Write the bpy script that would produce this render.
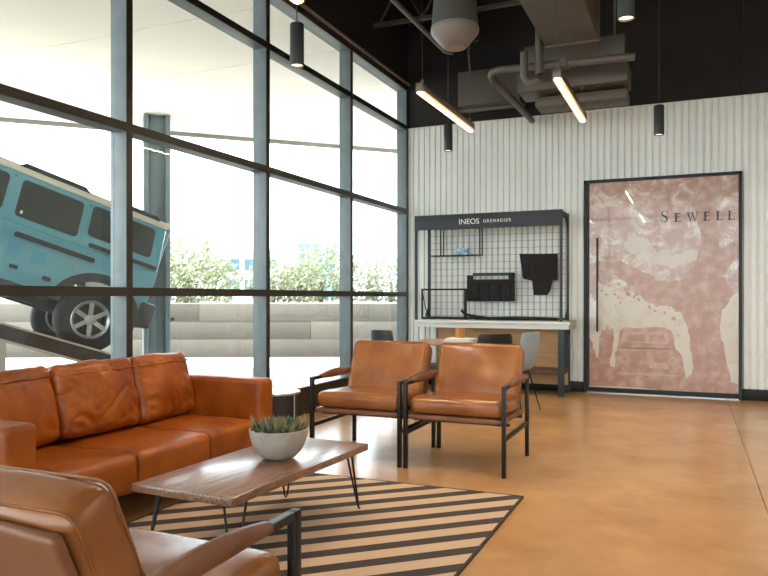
import bpy, bmesh, math, random
from mathutils import Vector, Matrix, noise
random.seed(7)
sc = bpy.context.scene
for o in list(bpy.data.objects): bpy.data.objects.remove(o)
C = sc.collection
PI = math.pi

# ------------------------------------------------------------------ camera, sky, sun, exposure
cam = bpy.data.cameras.new('camera'); camo = bpy.data.objects.new('camera', cam); C.objects.link(camo)
camo.location = (0, 0, 1.25); camo.rotation_euler = (PI/2, 0, 0.4062)
cam.sensor_width = 36; cam.lens = 33.44; cam.shift_y = 9/768; cam.clip_end = 400; cam.clip_start = .05
sc.camera = camo
w = bpy.data.worlds.new('sky'); sc.world = w; w.use_nodes = True
bg = w.node_tree.nodes['Background']; bg.inputs[0].default_value = (.84, .94, 1, 1); bg.inputs[1].default_value = 3.3
sl = bpy.data.lights.new('sun', 'SUN'); sl.energy = 13.0; sl.angle = .02; sl.color = (1, .94, .84)
sun = bpy.data.objects.new('sun', sl); C.objects.link(sun); sun.location = (-12, -6, 20)
sun.rotation_euler = Vector((-.62, -.62, 1.45)).to_track_quat('Z', 'Y').to_euler()
vs = sc.view_settings; vs.view_transform = 'Standard'; vs.look = 'None'; vs.gamma = 1; vs.exposure = 1.1
vs.use_curve_mapping = False
LAMP = 58.0; SPOT = 70.0

# ------------------------------------------------------------------ helpers
def lin(c):
    return tuple(((v/255)/12.92 if v/255 <= .04045 else ((v/255+.055)/1.055)**2.4) for v in c)
def mat(name, rgb, rough=.5, metal=0., rgb2=None, scale=6., detail=4., bump=0., bscale=40., stretch=(1,1,1), coat=0., spec=.5, lo=.35, hi=.65, bstretch=None, rough2=None):
    m = bpy.data.materials.new(name); m.use_nodes = True
    nt = m.node_tree; N = nt.nodes; L = nt.links; b = N['Principled BSDF']
    b.inputs['Base Color'].default_value = lin(rgb)+(1,); b.inputs['Roughness'].default_value = rough
    b.inputs['Metallic'].default_value = metal; b.inputs['Specular IOR Level'].default_value = spec
    if coat: b.inputs['Coat Weight'].default_value = coat; b.inputs['Coat Roughness'].default_value = .08
    tc = N.new('ShaderNodeTexCoord')
    mp = N.new('ShaderNodeMapping'); mp.inputs['Scale'].default_value = stretch; L.new(tc.outputs['Object'], mp.inputs[0])
    if rgb2:
        n = N.new('ShaderNodeTexNoise'); n.inputs['Scale'].default_value = scale; n.inputs['Detail'].default_value = detail
        L.new(mp.outputs[0], n.inputs['Vector'])
        r = N.new('ShaderNodeValToRGB'); r.color_ramp.elements[0].position = lo; r.color_ramp.elements[1].position = hi
        r.color_ramp.elements[0].color = lin(rgb)+(1,); r.color_ramp.elements[1].color = lin(rgb2)+(1,)
        L.new(n.outputs['Fac'], r.inputs[0]); L.new(r.outputs[0], b.inputs['Base Color'])
        if rough2 is not None:
            mr = N.new('ShaderNodeMapRange'); mr.inputs[3].default_value = rough; mr.inputs[4].default_value = rough2
            L.new(n.outputs['Fac'], mr.inputs[0]); L.new(mr.outputs[0], b.inputs['Roughness'])
    if bump:
        n2 = N.new('ShaderNodeTexNoise'); n2.inputs['Scale'].default_value = bscale; n2.inputs['Detail'].default_value = 3
        if bstretch:
            mp2 = N.new('ShaderNodeMapping'); mp2.inputs['Scale'].default_value = bstretch
            L.new(tc.outputs['Object'], mp2.inputs[0]); L.new(mp2.outputs[0], n2.inputs['Vector'])
        else: L.new(mp.outputs[0], n2.inputs['Vector'])
        bp = N.new('ShaderNodeBump'); bp.inputs['Strength'].default_value = bump; bp.inputs['Distance'].default_value = .01
        L.new(n2.outputs['Fac'], bp.inputs['Height']); L.new(bp.outputs[0], b.inputs['Normal'])
    return m
def emit(name, rgb, s):
    m = bpy.data.materials.new(name); m.use_nodes = True; nt = m.node_tree
    b = nt.nodes['Principled BSDF']; b.inputs['Base Color'].default_value = (.8,.8,.8,1)
    b.inputs['Emission Color'].default_value = rgb+(1,); b.inputs['Emission Strength'].default_value = s
    return m
def glass(name, tint=(1,1,1), ior=1.45, fac=1.0):
    m = bpy.data.materials.new(name); m.use_nodes = True; nt = m.node_tree; N = nt.nodes; L = nt.links
    N.remove(N['Principled BSDF']); out = N['Material Output']
    t = N.new('ShaderNodeBsdfTransparent'); t.inputs[0].default_value = tint+(1,)
    g = N.new('ShaderNodeBsdfGlossy'); g.inputs['Roughness'].default_value = .0
    lw = N.new('ShaderNodeLayerWeight'); pw = N.new('ShaderNodeMath'); pw.operation = 'POWER'; pw.inputs[1].default_value = 5; L.new(lw.outputs['Facing'], pw.inputs[0])
    fr = N.new('ShaderNodeMapRange'); fr.inputs[3].default_value = .025; fr.inputs[4].default_value = .8; L.new(pw.outputs[0], fr.inputs[0])
    mx = N.new('ShaderNodeMixShader'); L.new(fr.outputs[0], mx.inputs[0]); L.new(t.outputs[0], mx.inputs[1]); L.new(g.outputs[0], mx.inputs[2])
    L.new(mx.outputs[0], out.inputs[0]); return m

M = {}
M['floor'] = mat('amber_polished_concrete', (192,150,102), .2, rgb2=(160,118,76), scale=1.6, detail=12, lo=.3, hi=.72, bump=.02, bscale=30, spec=.5, rough2=.25)
M['floor'].node_tree.nodes['Noise Texture'].inputs['Roughness'].default_value = .68
M['joint'] = mat('dark_joint', (70,52,36), .8)
M['corr'] = mat('white_ribbed_metal', (229,232,229), .38, rgb2=(223,226,222), scale=2)
M['blackwall'] = mat('dark_painted_wall', (23,19,16), .8, rgb2=(19,16,14), scale=3)
M['ceil'] = mat('black_painted_deck', (20,16,14), .85)
M['white'] = mat('white_paint', (228,225,218), .7, rgb2=(224,221,214), scale=2)
M['black'] = mat('matte_black_steel', (15,14,14), .45, .0, spec=.35)
M['blackbase'] = mat('black_rubber_base', (13,13,14), .5, spec=.3)
M['frame'] = mat('slate_aluminium', (116,128,134), .45, .2, rgb2=(108,120,126), scale=8)
M['frame_in'] = mat('bronze_aluminium', (44,38,34), .45, .1)
M['silver'] = mat('brushed_silver', (190,188,182), .35, .8)
M['strip'] = mat('pale_grey_trim', (150,144,136), .5)
M['glass'] = glass('clear_window_glass', (.96,.98,.98))
M['sofa'] = mat('cognac_leather', (158,82,18), .34, rgb2=(126,58,10), scale=5, detail=6, bump=.35, bscale=9, spec=.4)
M['sofa_seat'] = M['sofa']
M['tan'] = mat('tan_leather', (146,90,46), .27, rgb2=(124,72,36), scale=4, detail=5, bump=.12, bscale=14, spec=.5)
M['tan_dark'] = mat('brown_saddle_leather', (122,78,52), .42, rgb2=(106,66,44), scale=5, bump=.05, bscale=60)
M['taupe'] = mat('taupe_painted_duct', (92,85,76), .5, .2, rgb2=(82,75,67), scale=2.5)
M['pipe'] = mat('taupe_painted_pipe', (96,90,83), .5, .2)
M['joist'] = mat('dark_painted_joist', (74,66,58), .6, .2)
M['gray_lamp'] = mat('charcoal_lamp_metal', (72,74,74), .4, .5)
M['lamp_metal'] = mat('silver_lamp_housing', (108,98,90), .4, .4)
M['linear_emit'] = emit('warm_lamp_diffuser', (1, .78, .52), LAMP)
M['edge_emit'] = emit('amber_lamp_edge', (1, .42, .12), .75)
M['spot_emit'] = emit('warm_downlight_disc', (1, .62, .38), 2.5)
M['concrete_bowl'] = mat('grey_concrete_bowl', (168,160,150), .75, rgb2=(154,147,138), scale=14, bump=.1, bscale=60)
M['soil'] = mat('dark_soil', (58,46,36), .9, bump=.5, bscale=80)
M['leaf_a'] = mat('sage_succulent', (132,128,92), .55, rgb2=(98,98,70), scale=20)
M['leaf_b'] = mat('teal_succulent', (80,102,82), .5, rgb2=(62,84,68), scale=20)
M['leaf_c'] = mat('olive_succulent', (146,134,88), .55, rgb2=(108,102,66), scale=20)
M['cream_print'] = mat('cream_print', (200,194,183), .25, rgb2=(190,176,162), scale=8, lo=.5, hi=.75)
M['pink_print'] = mat('dusty_pink_print', (166,126,112), .25, rgb2=(188,160,147), scale=9, detail=12, lo=.42, hi=.68)
M['mid_print'] = mat('pale_pink_print', (190,166,152), .25, rgb2=(182,152,138), scale=12)
M['letter'] = mat('black_lettering', (32,28,27), .4)
M['white_letter'] = mat('white_lettering', (238,240,238), .5)
M['rackframe'] = mat('blue_grey_steel', (48,56,61), .5, .0, spec=.35)
M['counter'] = mat('pale_grey_counter', (196,200,196), .35, .1)
M['ply'] = mat('tan_plywood', (196,158,112), .6, rgb2=(184,144,98), scale=4, stretch=(1,1,6))
M['brownshelf'] = mat('dark_brown_shelf', (86,58,46), .6)
M['fabric_black'] = mat('black_canvas', (26,22,21), .85, bump=.2, bscale=120)
M['blueprint'] = mat('blue_packet', (70,130,180), .4, rgb2=(190,215,230), scale=30)
M['greyshell'] = mat('blue_grey_plastic', (140,160,174), .4)
M['blackshell'] = mat('black_plastic', (18,17,17), .4)
M['walnut_top'] = mat('pale_walnut', (150,118,94), .4, rgb2=(128,98,76), scale=5, stretch=(6,1,1))
M['amber'] = mat('amber_glass', (176,116,56), .3)
M['paper'] = mat('white_paper', (200,202,200), .6)
M['drum'] = mat('dark_drum', (52,46,44), .5)
# exterior
M['pave'] = mat('pale_pavement', (166,162,154), .85, rgb2=(158,154,146), scale=1.5)
M['soffit'] = mat('white_soffit', (250,247,240), .7)
M['column'] = mat('blue_grey_column', (112,124,128), .5, .2, rgb2=(104,116,120), scale=3)
M['bank'] = mat('dry_stone_wall', (84,81,76), .9, rgb2=(72,70,65), scale=.35, detail=10, bump=.1, bscale=5)
M['bark'] = mat('grey_bark', (96,84,70), .9)
M['fol'] = [mat('sage_foliage', (150,156,128), .8, rgb2=(122,130,104), scale=3), mat('olive_foliage', (148,152,128), .8, rgb2=(122,128,104), scale=3), mat('yellowing_foliage', (178,162,114), .8, rgb2=(150,144,104), scale=3)]
for m_ in M['fol']:
    nt = m_.node_tree; b = nt.nodes['Principled BSDF']; t_ = nt.nodes.new('ShaderNodeBsdfTranslucent'); x_ = nt.nodes.new('ShaderNodeMixShader'); x_.inputs[0].default_value = .45
    nt.links.new(b.inputs['Base Color'].links[0].from_socket, t_.inputs[0]); nt.links.new(b.outputs[0], x_.inputs[1]); nt.links.new(t_.outputs[0], x_.inputs[2]); nt.links.new(x_.outputs[0], nt.nodes['Material Output'].inputs[0])
M['brush'] = mat('dry_brush', (104,98,88), .9, rgb2=(84,80,72), scale=4)
M['bldg'] = mat('white_render', (210,212,210), .8)
M['bldgblue'] = mat('blue_cladding', (110,140,160), .5)
M['bldgwin'] = mat('dark_window', (70,100,116), .25)
M['carpaint'] = mat('teal_paint', (98,152,164), .32, coat=.6)
M['carreflection'] = mat('painted_blue_reflection', (80,144,164), .3)  # deeper blue standing for reflections on the car side
M['cartrim'] = mat('charcoal_trim', (58,58,57), .6)
M['carglass'] = mat('smoked_glass', (70,74,70), .12)
M['roofcream'] = mat('cream_roof', (208,200,184), .5)
M['tyre'] = mat('tyre_rubber', (44,44,44), .75)
M['alloy'] = mat('alloy_metal', (168,172,172), .3, .8)
M['chassis'] = mat('dark_chassis', (54,52,50), .7)
M['lampglass'] = mat('headlamp_glass', (220,224,224), .15)
M['redlens'] = mat('red_lens', (150,30,26), .3)
M['ramp'] = mat('ramp_steel', (70,66,62), .55, .5, rgb2=(58,54,50), scale=3)

def wood_mat():
    m = bpy.data.materials.new('grained_walnut'); m.use_nodes = True; nt = m.node_tree; N = nt.nodes; L = nt.links; b = N['Principled BSDF']
    tc = N.new('ShaderNodeTexCoord'); mp = N.new('ShaderNodeMapping'); mp.inputs['Scale'].default_value = (5.5, .55, 5.5)
    L.new(tc.outputs['Object'], mp.inputs[0])
    n = N.new('ShaderNodeTexNoise'); n.inputs['Scale'].default_value = 1.6; n.inputs['Detail'].default_value = 5; n.inputs['Distortion'].default_value = .7
    L.new(mp.outputs[0], n.inputs['Vector'])
    mu = N.new('ShaderNodeMath'); mu.operation = 'MULTIPLY'; mu.inputs[1].default_value = 15; L.new(n.outputs['Fac'], mu.inputs[0])
    fr = N.new('ShaderNodeMath'); fr.operation = 'FRACT'; L.new(mu.outputs[0], fr.inputs[0])
    r = N.new('ShaderNodeValToRGB'); e = r.color_ramp.elements
    e[0].position = 0; e[0].color = lin((44,26,18))+(1,); e[1].position = 1; e[1].color = lin((132,94,72))+(1,)
    k = e.new(.16); k.color = lin((106,70,52))+(1,); k = e.new(.6); k.color = lin((138,98,76))+(1,)
    L.new(fr.outputs[0], r.inputs[0]); L.new(r.outputs[0], b.inputs['Base Color'])
    b.inputs['Roughness'].default_value = .3; b.inputs['Coat Weight'].default_value = .6; b.inputs['Coat Roughness'].default_value = .18
    bp = N.new('ShaderNodeBump'); bp.inputs['Strength'].default_value = .12; bp.inputs['Distance'].default_value = .004
    L.new(fr.outputs[0], bp.inputs['Height']); L.new(bp.outputs[0], b.inputs['Normal'])
    return m
M['wood'] = wood_mat()

def rug_mat():
    m = bpy.data.materials.new('striped_rug'); m.use_nodes = True; nt = m.node_tree; N = nt.nodes; L = nt.links; b = N['Principled BSDF']
    tc = N.new('ShaderNodeTexCoord'); sp = N.new('ShaderNodeSeparateXYZ'); L.new(tc.outputs['Object'], sp.inputs[0])
    a = N.new('ShaderNodeMath'); a.operation = 'MULTIPLY'; a.inputs[1].default_value = .90; L.new(sp.outputs[0], a.inputs[0])
    d = N.new('ShaderNodeMath'); d.operation = 'SUBTRACT'; L.new(sp.outputs[1], d.inputs[0]); L.new(a.outputs[0], d.inputs[1])
    s = N.new('ShaderNodeMath'); s.operation = 'DIVIDE'; s.inputs[1].default_value = .2525; L.new(d.outputs[0], s.inputs[0])
    o = N.new('ShaderNodeMath'); o.operation = 'ADD'; o.inputs[1].default_value = RUGOFF; L.new(s.outputs[0], o.inputs[0])
    f = N.new('ShaderNodeMath'); f.operation = 'FRACT'; L.new(o.outputs[0], f.inputs[0])
    g = N.new('ShaderNodeMath'); g.operation = 'GREATER_THAN'; g.inputs[1].default_value = .55; L.new(f.outputs[0], g.inputs[0])
    mx = N.new('ShaderNodeMix'); mx.data_type = 'RGBA'; L.new(g.outputs[0], mx.inputs[0])
    mx.inputs[6].default_value = lin((190,166,142))+(1,); mx.inputs[7].default_value = lin((56,47,45))+(1,)
    L.new(mx.outputs[2], b.inputs['Base Color']); b.inputs['Roughness'].default_value = .9
    n2 = N.new('ShaderNodeTexNoise'); n2.inputs['Scale'].default_value = 220; L.new(tc.outputs['Object'], n2.inputs['Vector'])
    bp = N.new('ShaderNodeBump'); bp.inputs['Strength'].default_value = .3; bp.inputs['Distance'].default_value = .004
    L.new(n2.outputs['Fac'], bp.inputs['Height']); L.new(bp.outputs[0], b.inputs['Normal'])
    return m
RUGOFF = .5
M['rug'] = rug_mat()

def canopy_print():
    m = bpy.data.materials.new('pink_tree_print'); m.use_nodes = True; nt = m.node_tree; N = nt.nodes; L = nt.links; b = N['Principled BSDF']
    tc = N.new('ShaderNodeTexCoord')
    n = N.new('ShaderNodeTexNoise'); n.inputs['Scale'].default_value = 4.2; n.inputs['Detail'].default_value = 12; n.inputs['Roughness'].default_value = .72; n.inputs['Distortion'].default_value = .5
    L.new(tc.outputs['Object'], n.inputs['Vector'])
    sp = N.new('ShaderNodeSeparateXYZ'); L.new(tc.outputs['Object'], sp.inputs[0])
    mr = N.new('ShaderNodeMapRange'); mr.inputs[1].default_value = .95; mr.inputs[2].default_value = 1.35; mr.inputs[3].default_value = .32; mr.inputs[4].default_value = 0.0
    L.new(sp.outputs[2], mr.inputs[0])          # open sky of the print under its leafy crown
    ad = N.new('ShaderNodeMath'); ad.operation = 'ADD'; L.new(n.outputs['Fac'], ad.inputs[0]); L.new(mr.outputs[0], ad.inputs[1])
    r = N.new('ShaderNodeValToRGB'); e = r.color_ramp.elements
    e[0].position = .44; e[0].color = lin((164,124,110))+(1,); e[1].position = .60; e[1].color = lin((200,194,184))+(1,)
    k = e.new(.52); k.color = lin((180,148,134))+(1,)
    L.new(ad.outputs[0], r.inputs[0]); L.new(r.outputs[0], b.inputs['Base Color'])
    b.inputs['Roughness'].default_value = .3; b.inputs['Coat Weight'].default_value = .5; b.inputs['Coat Roughness'].default_value = .02
    return m
M['door_print'] = canopy_print()

def tag(o, label=None, cat=None, group=None, kind=None):
    if label: o['label'] = label
    if cat: o['category'] = cat
    if group: o['group'] = group
    if kind: o['kind'] = kind
    return o
def empty(name, loc=(0,0,0), rz=0, **k):
    o = bpy.data.objects.new(name, None); C.objects.link(o); o.location = loc; o.rotation_euler = (0,0,rz); o.empty_display_size = .1
    return tag(o, **k)
class MB:
    def __init__(s): s.bm = bmesh.new()
    def box(s, x0,x1,y0,y1,z0,z1, bev=0, seg=2):
        t = bmesh.new()
        bmesh.ops.create_cube(t, size=1)
        for v in t.verts: v.co = Vector(((x0+x1)/2+v.co.x*(x1-x0), (y0+y1)/2+v.co.y*(y1-y0), (z0+z1)/2+v.co.z*(z1-z0)))
        if bev: bmesh.ops.bevel(t, geom=t.edges[:], offset=bev, segments=seg, profile=.5, affect='EDGES')
        return s.add(t)
    def add(s, t, mtx=None):
        if mtx: bmesh.ops.transform(t, matrix=mtx, verts=t.verts)
        me = bpy.data.meshes.new('t'); t.to_mesh(me); t.free(); s.bm.from_mesh(me); bpy.data.meshes.remove(me); return s
    def tube(s, pts, r, n=8, r2=None, cap=True):
        pts = [Vector(p) for p in pts]; rings = []
        for i, p in enumerate(pts):
            a = pts[max(i-1,0)]; b = pts[min(i+1,len(pts)-1)]; d = (b-a).normalized()
            ref = Vector((0,0,1)) if abs(d.z) < .95 else Vector((1,0,0))
            u = d.cross(ref).normalized(); v = d.cross(u)
            rr = r if r2 is None else r+(r2-r)*i/(len(pts)-1)
            rings.append([s.bm.verts.new(p+u*rr*math.cos(2*PI*k/n)+v*rr*math.sin(2*PI*k/n)) for k in range(n)])
        for a, b in zip(rings, rings[1:]):
            for k in range(n): s.bm.faces.new((a[k], a[(k+1)%n], b[(k+1)%n], b[k]))
        if cap: s.bm.faces.new(rings[0][::-1]); s.bm.faces.new(rings[-1])
        return s
    def bar(s, a, b, wx, wy, side=Vector((1,0,0))):
        a = Vector(a); b = Vector(b); d = (b-a).normalized(); u = (side-d*side.dot(d)).normalized(); v = d.cross(u)
        q = [[s.bm.verts.new(p+u*i*wx/2+v*j*wy/2) for i,j in ((-1,-1),(1,-1),(1,1),(-1,1))] for p in (a,b)]
        for k in range(4): s.bm.faces.new((q[0][k],q[0][(k+1)%4],q[1][(k+1)%4],q[1][k]))
        s.bm.faces.new(q[0][::-1]); s.bm.faces.new(q[1]); return s
    def lathe(s, prof, n=24, c=(0,0,0), axis='Z', cap=True):
        rings = []
        for r, z in prof:
            ring = []
            for k in range(n):
                a = 2*PI*k/n; p = (r*math.cos(a), r*math.sin(a), z)
                if axis == 'Y': p = (p[0], z, p[1])
                ring.append(s.bm.verts.new((p[0]+c[0], p[1]+c[1], p[2]+c[2])))
            rings.append(ring)
        for a, b in zip(rings, rings[1:]):
            for k in range(n): s.bm.faces.new((a[k], a[(k+1)%n], b[(k+1)%n], b[k]))
        for rg in ((rings[0], rings[-1]) if cap else ()):
            try: s.bm.faces.new(rg)
            except ValueError: pass
        return s
    def prism(s, poly, d0, d1, plane='XZ', bev=0):
        t = bmesh.new()
        f = lambda p, d: (p[0], d, p[1]) if plane == 'XZ' else ((p[0], p[1], d) if plane == 'XY' else (d, p[0], p[1]))
        a = [t.verts.new(f(p, d0)) for p in poly]; b = [t.verts.new(f(p, d1)) for p in poly]; n = len(poly)
        t.faces.new(a[::-1]); t.faces.new(b)
        for k in range(n): t.faces.new((a[k], a[(k+1)%n], b[(k+1)%n], b[k]))
        if bev: bmesh.ops.bevel(t, geom=t.edges[:], offset=bev, segments=2, profile=.5, affect='EDGES')
        return s.add(t)
    def build(s, name, m, parent=None, smooth=True, label=None):
        bmesh.ops.recalc_face_normals(s.bm, faces=s.bm.faces[:])
        me = bpy.data.meshes.new(name); s.bm.to_mesh(me); s.bm.free()
        o = bpy.data.objects.new(name, me); C.objects.link(o); me.materials.append(m if not isinstance(m, str) else M[m])
        if smooth:
            for p in me.polygons: p.use_smooth = True
            me.set_sharp_from_angle(angle=.7)
        if parent: o.parent = parent
        if label: o['label'] = label
        return o
def box(name, m, parent, x0,x1,y0,y1,z0,z1, bev=0, **k): return MB().box(x0,x1,y0,y1,z0,z1,bev).build(name, m, parent, **k)
def copy_tree(o, parent=None):
    c = o.copy(); C.objects.link(c)
    if parent: c.parent = parent
    for ch in list(o.children): copy_tree(ch, c)
    return c
def axis_list(a, r, m):
    inner = a-r; L = [-a, -a+r*.22, -a+r*.5, -a+r*.78]
    L += [-inner+2*inner*i/m for i in range(m+1)]
    return L+[a-r*.78, a-r*.5, a-r*.22, a]
def cushion(w, d, h, r, m=10, puff=(.0,.0,.02), wr=0., wf=6., seed=0, mtx=None, crease=0., tuft=None):
    """soft upholstered block centred on the origin: rounded corners, swollen faces, wrinkled skin"""
    bm = bmesh.new(); A = (w/2, d/2, h/2); cache = {}
    ax = [axis_list(a, min(r, a*.98), m if a > .1 else 3) for a in A]
    def vert(p):
        k = tuple(round(c, 5) for c in p)
        if k in cache: return cache[k]
        q = [max(-(A[i]-min(r,A[i]*.98)), min(A[i]-min(r,A[i]*.98), p[i])) for i in range(3)]
        dv = Vector([p[i]-q[i] for i in range(3)]); n = dv.normalized() if dv.length > 0 else Vector((0,0,1))
        pos = Vector(q)+n*min(r, min(A)*.98)
        u = [pos[i]/A[i] for i in range(3)]
        for i in range(3):
            j, l = (i+1)%3, (i+2)%3
            pos[i] += puff[i]*u[i]*(1-min(1,u[j]*u[j]))*(1-min(1,u[l]*u[l]))
        if wr:
            e = (1-abs(u[0])**6)
            pos += n*wr*noise.noise(Vector((pos.x*wf+seed*7.3, pos.y*wf, pos.z*wf*1.4)))
        if crease:
            for fq, am in ((1, 1), (2.1, .6)):
                q_ = Vector((pos.x*4*fq+seed*3.1, pos.y*3*fq, pos.z*5*fq+seed))
                q_ += .5*Vector((noise.noise(q_*.7), 0, noise.noise(q_*.6+Vector((9,3,1)))))
                t = noise.noise(q_); pos += n*(-crease*am)*max(0, 1-abs(t)*9)*(.55+.45*max(0, noise.noise(q_*.5+Vector((4,7,2)))*2.2))
            if crease > .005 and abs(n.y) > .8:        # gathers running in from the seams
                ph = 4*noise.noise(pos*5+Vector((seed,0,0)))
                pos += n*.006*math.exp(-(A[0]-abs(pos.x)-.05)/.06)*math.sin(pos.z*75+pos.x*35+ph)*min(1, max(0, (A[0]-.045-abs(pos.x))/.03))
                pos += n*.005*math.exp(-(A[2]-abs(pos.z)-.05)/.05)*math.sin(pos.x*70+pos.z*30+ph)*min(1, max(0, (A[2]-.045-abs(pos.z))/.03))
        if tuft:
            x_, z_, rad, dep = tuft
            dd = math.hypot(pos.x-x_, pos.z-z_)
            if pos.y < 0: pos.y += dep*math.exp(-(dd/rad)**2)*math.cos(pos.x*60)
        v = bm.verts.new(pos); cache[k] = v; return v
    for i in range(3):
        j, l = (i+1)%3, (i+2)%3
        for sgn in (-1, 1):
            for a in range(len(ax[j])-1):
                for b in range(len(ax[l])-1):
                    P = []
                    for (aa, bb) in ((a,b),(a+1,b),(a+1,b+1),(a,b+1)):
                        p = [0,0,0]; p[i] = sgn*A[i]; p[j] = ax[j][aa]; p[l] = ax[l][bb]; P.append(vert(p))
                    P = list(dict.fromkeys(P))
                    if len(P) >= 3:
                        try: bm.faces.new(P)
                        except ValueError: pass
    mb = MB(); mb.add(bm, mtx); return mb
def TR(loc, rx=0, ry=0, rz=0): return Matrix.Translation(loc) @ Matrix.Rotation(rz,4,'Z') @ Matrix.Rotation(ry,4,'Y') @ Matrix.Rotation(rx,4,'X')
def build_c(mb, name, m, parent, **k):
    o = mb.build(name, m, parent, **k)
    o.data.set_sharp_from_angle(angle=PI)
    return o
def S(o, kind='structure'): o['kind'] = kind; return o

# ------------------------------------------------------------------ the room
XW, YB, XR, YR, ZC = -3.776, 9.673, 4.6, -4.0, 5.3
fl = S(box('floor', 'joint', None, XW-.2, XR+.2, YR-.2, YB+.2, -.16, -.012))
for xa, xb in ((XW-.18, .407), (.412, XR)):
    for ya, yb in ((YR-.1, .8), (.806, 5.057), (5.061, YB)):
        box('floor_slab', 'floor', fl, xa, xb, ya, yb, -.012, 0)
S(box('ceiling', 'ceil', None, XW-.2, XR+.2, YR-.2, YB+.2, ZC, ZC+.2))
S(box('wall_right', 'white', None, XR, XR+.15, YR, YB+.2, 0, ZC))
# back wall: flat backing, dark upper part, ribbed white panels
DX0, DX1, DZ, WT = -1.289, .570, 2.774, 3.699
wb = S(MB().box(XW-.2, DX0-.0, YB+.05, YB+.2, 0, WT).box(DX1, XR+.2, YB+.05, YB+.2, 0, WT).box(DX0, DX1, YB+.05, YB+.2, DZ, WT).build('wall_back', 'white'))
box('upper_wall_panel', 'blackwall', wb, XW, .585, YB-.02, YB+.2, WT, ZC)
box('upper_wall_panel', 'blackwall', wb, .592, XR, YB-.02, YB+.2, WT, ZC)
box('top_trim', 'white', wb, XW, XR, YB-.012, YB+.05, WT-.012, WT)
def ribbed(x0, x1, z0, z1, pitch=.0845, dep=.024):
    n = max(1, round((x1-x0)/pitch)); p = (x1-x0)/n; mb = MB(); bm = mb.bm
    prof = []
    for i in range(n):
        a = x0+i*p
        prof += [(a, 0), (a+p*.14, 0), (a+p*.24, dep), (a+p*.86, dep), (a+p*.96, 0)]
    prof.append((x1, 0))
    lo = [bm.verts.new((x, YB+.03-d, z0)) for x, d in prof]; hi = [bm.verts.new((x, YB+.03-d, z1)) for x, d in prof]
    for i in range(len(prof)-1): bm.faces.new((lo[i], lo[i+1], hi[i+1], hi[i]))
    return mb
def ribset(x0, x1, z0, z1):
    k = max(1, round((x1-x0)/.93))
    for i in range(k): ribbed(x0+(x1-x0)*i/k, x0+(x1-x0)*(i+1)/k, z0, z1).build('ribbed_panel', 'corr', wb, smooth=False)
ribset(XW, DX0, .1, WT-.012); ribset(DX0, DX1, DZ, WT-.012); ribset(DX1, XR, .1, WT-.012)
S(box('baseboard_back', 'blackbase', None, XW, DX0, YB-.012, YB+.05, 0, .135, .004))
S(box('baseboard_back', 'blackbase', None, DX1, XR, YB-.012, YB+.05, 0, .135, .004))
# rear storefront (unseen, added to let sky light in) and the window wall share one builder
MY0, MSP = 4.065, 1.864
TZ = [(1.257,1.320), (2.460,2.522), (3.665,3.727)]
def storefront(name, length0, length1, posts, mtx, bays):
    root = S(empty(name)); root.matrix_world = mtx
    # local x runs along the wall, local y points into the room, z up; inner face at y = 0
    for p in posts:
        mu = box('mullion', 'frame', root, p-.03, p+.03, -.155, -.006, .3, 4.235, .003)
        box('mullion_cap', 'frame_in', mu, p-.0305, p+.0305, -.006, 0, .3, 4.235)
    for a, b in zip(bays, bays[1:]):
        for z0, z1 in TZ:
            t = box('transom', 'frame', root, a+.03, b-.03, -.14, -.006, z0, z1, .003)
            box('transom_cap', 'frame_in', t, a+.03, b-.03, -.006, 0.001, z0-.0005, z1+.0005)
        zs = [.3]+[v for t in TZ for v in t]+[4.235]
        for i in range(0, len(zs), 2):
            box('pane', 'glass', root, a+.03, b-.03, -.125, -.119, zs[i], zs[i+1], smooth=False)
    h = box('header', 'frame', root, length0, length1, -.16, -.004, 4.235, 4.31)
    box('header_cap', 'frame_in', h, length0, length1, -.004, 0.004, 4.24, 4.31)
    box('header_strip', 'strip', root, length0, length1, -.02, .035, 4.31, 4.335)
    sl_ = box('sill', 'frame_in', root, length0, length1, -.155, .0, 0, .285)
    box('sill_top', 'silver', sl_, length0, length1, -.17, .012, .285, .3)
    box('bulkhead', 'blackwall', root, length0, length1+.04, -.2, .0, 4.335, ZC)
    return root
# window wall on the left: local x -> world +Y, local y -> world +X
mw = Matrix(((0,1,0,XW),(1,0,0,0),(0,0,1,0),(0,0,0,1)))
posts = [MY0+MSP*k for k in range(-4, 3)]
storefront('window_1', YR-.16, YB, posts+[YB-.032], mw, [YR+.0]+posts+[YB-.032])
# added rear glazing, out of view: local x -> world X, local y -> world +Y
rp = [XW+.03+1.39*k for k in range(7)]
storefront('added_rear_window', XW, XR, rp, Matrix(((1,0,0,0),(0,1,0,YR),(0,0,1,0),(0,0,0,1))), rp)

# ------------------------------------------------------------------ door with printed leaf
dr = S(empty('door_1', (0, YB, 0)))
f = MB().box(DX0, DX0+.03, -.05, .06, 0, DZ).box(DX1-.035, DX1, -.05, .06, 0, DZ).box(DX0, DX1, -.05, .06, DZ-.035, DZ).build('door_frame', 'black', dr)
box('edge_strip', 'rackframe', dr, DX0+.034, DX0+.058, -.03, .02, .02, DZ-.04)
LX0, LX1, LZ0, LZ1 = DX0+.068, DX1-.037, .075, DZ-.038
leaf = box('door_leaf', 'door_print', dr, LX0, LX1, -.02, .02, LZ0, LZ1)
leaf['label'] = 'dusty pink and cream landscape print covering the door leaf'
box('bottom_rail', 'black', dr, LX0-.01, LX1+.01, -.026, .026, .022, .075)
box('threshold', 'silver', dr, DX0, DX1, -.03, .06, 0, .012)
box('light_leak_panel', 'blackbase', dr, DX0-.02, DX1+.02, .07, .2, 0, DZ+.02)  # added behind the leaf to stop outside light leaking through
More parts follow.
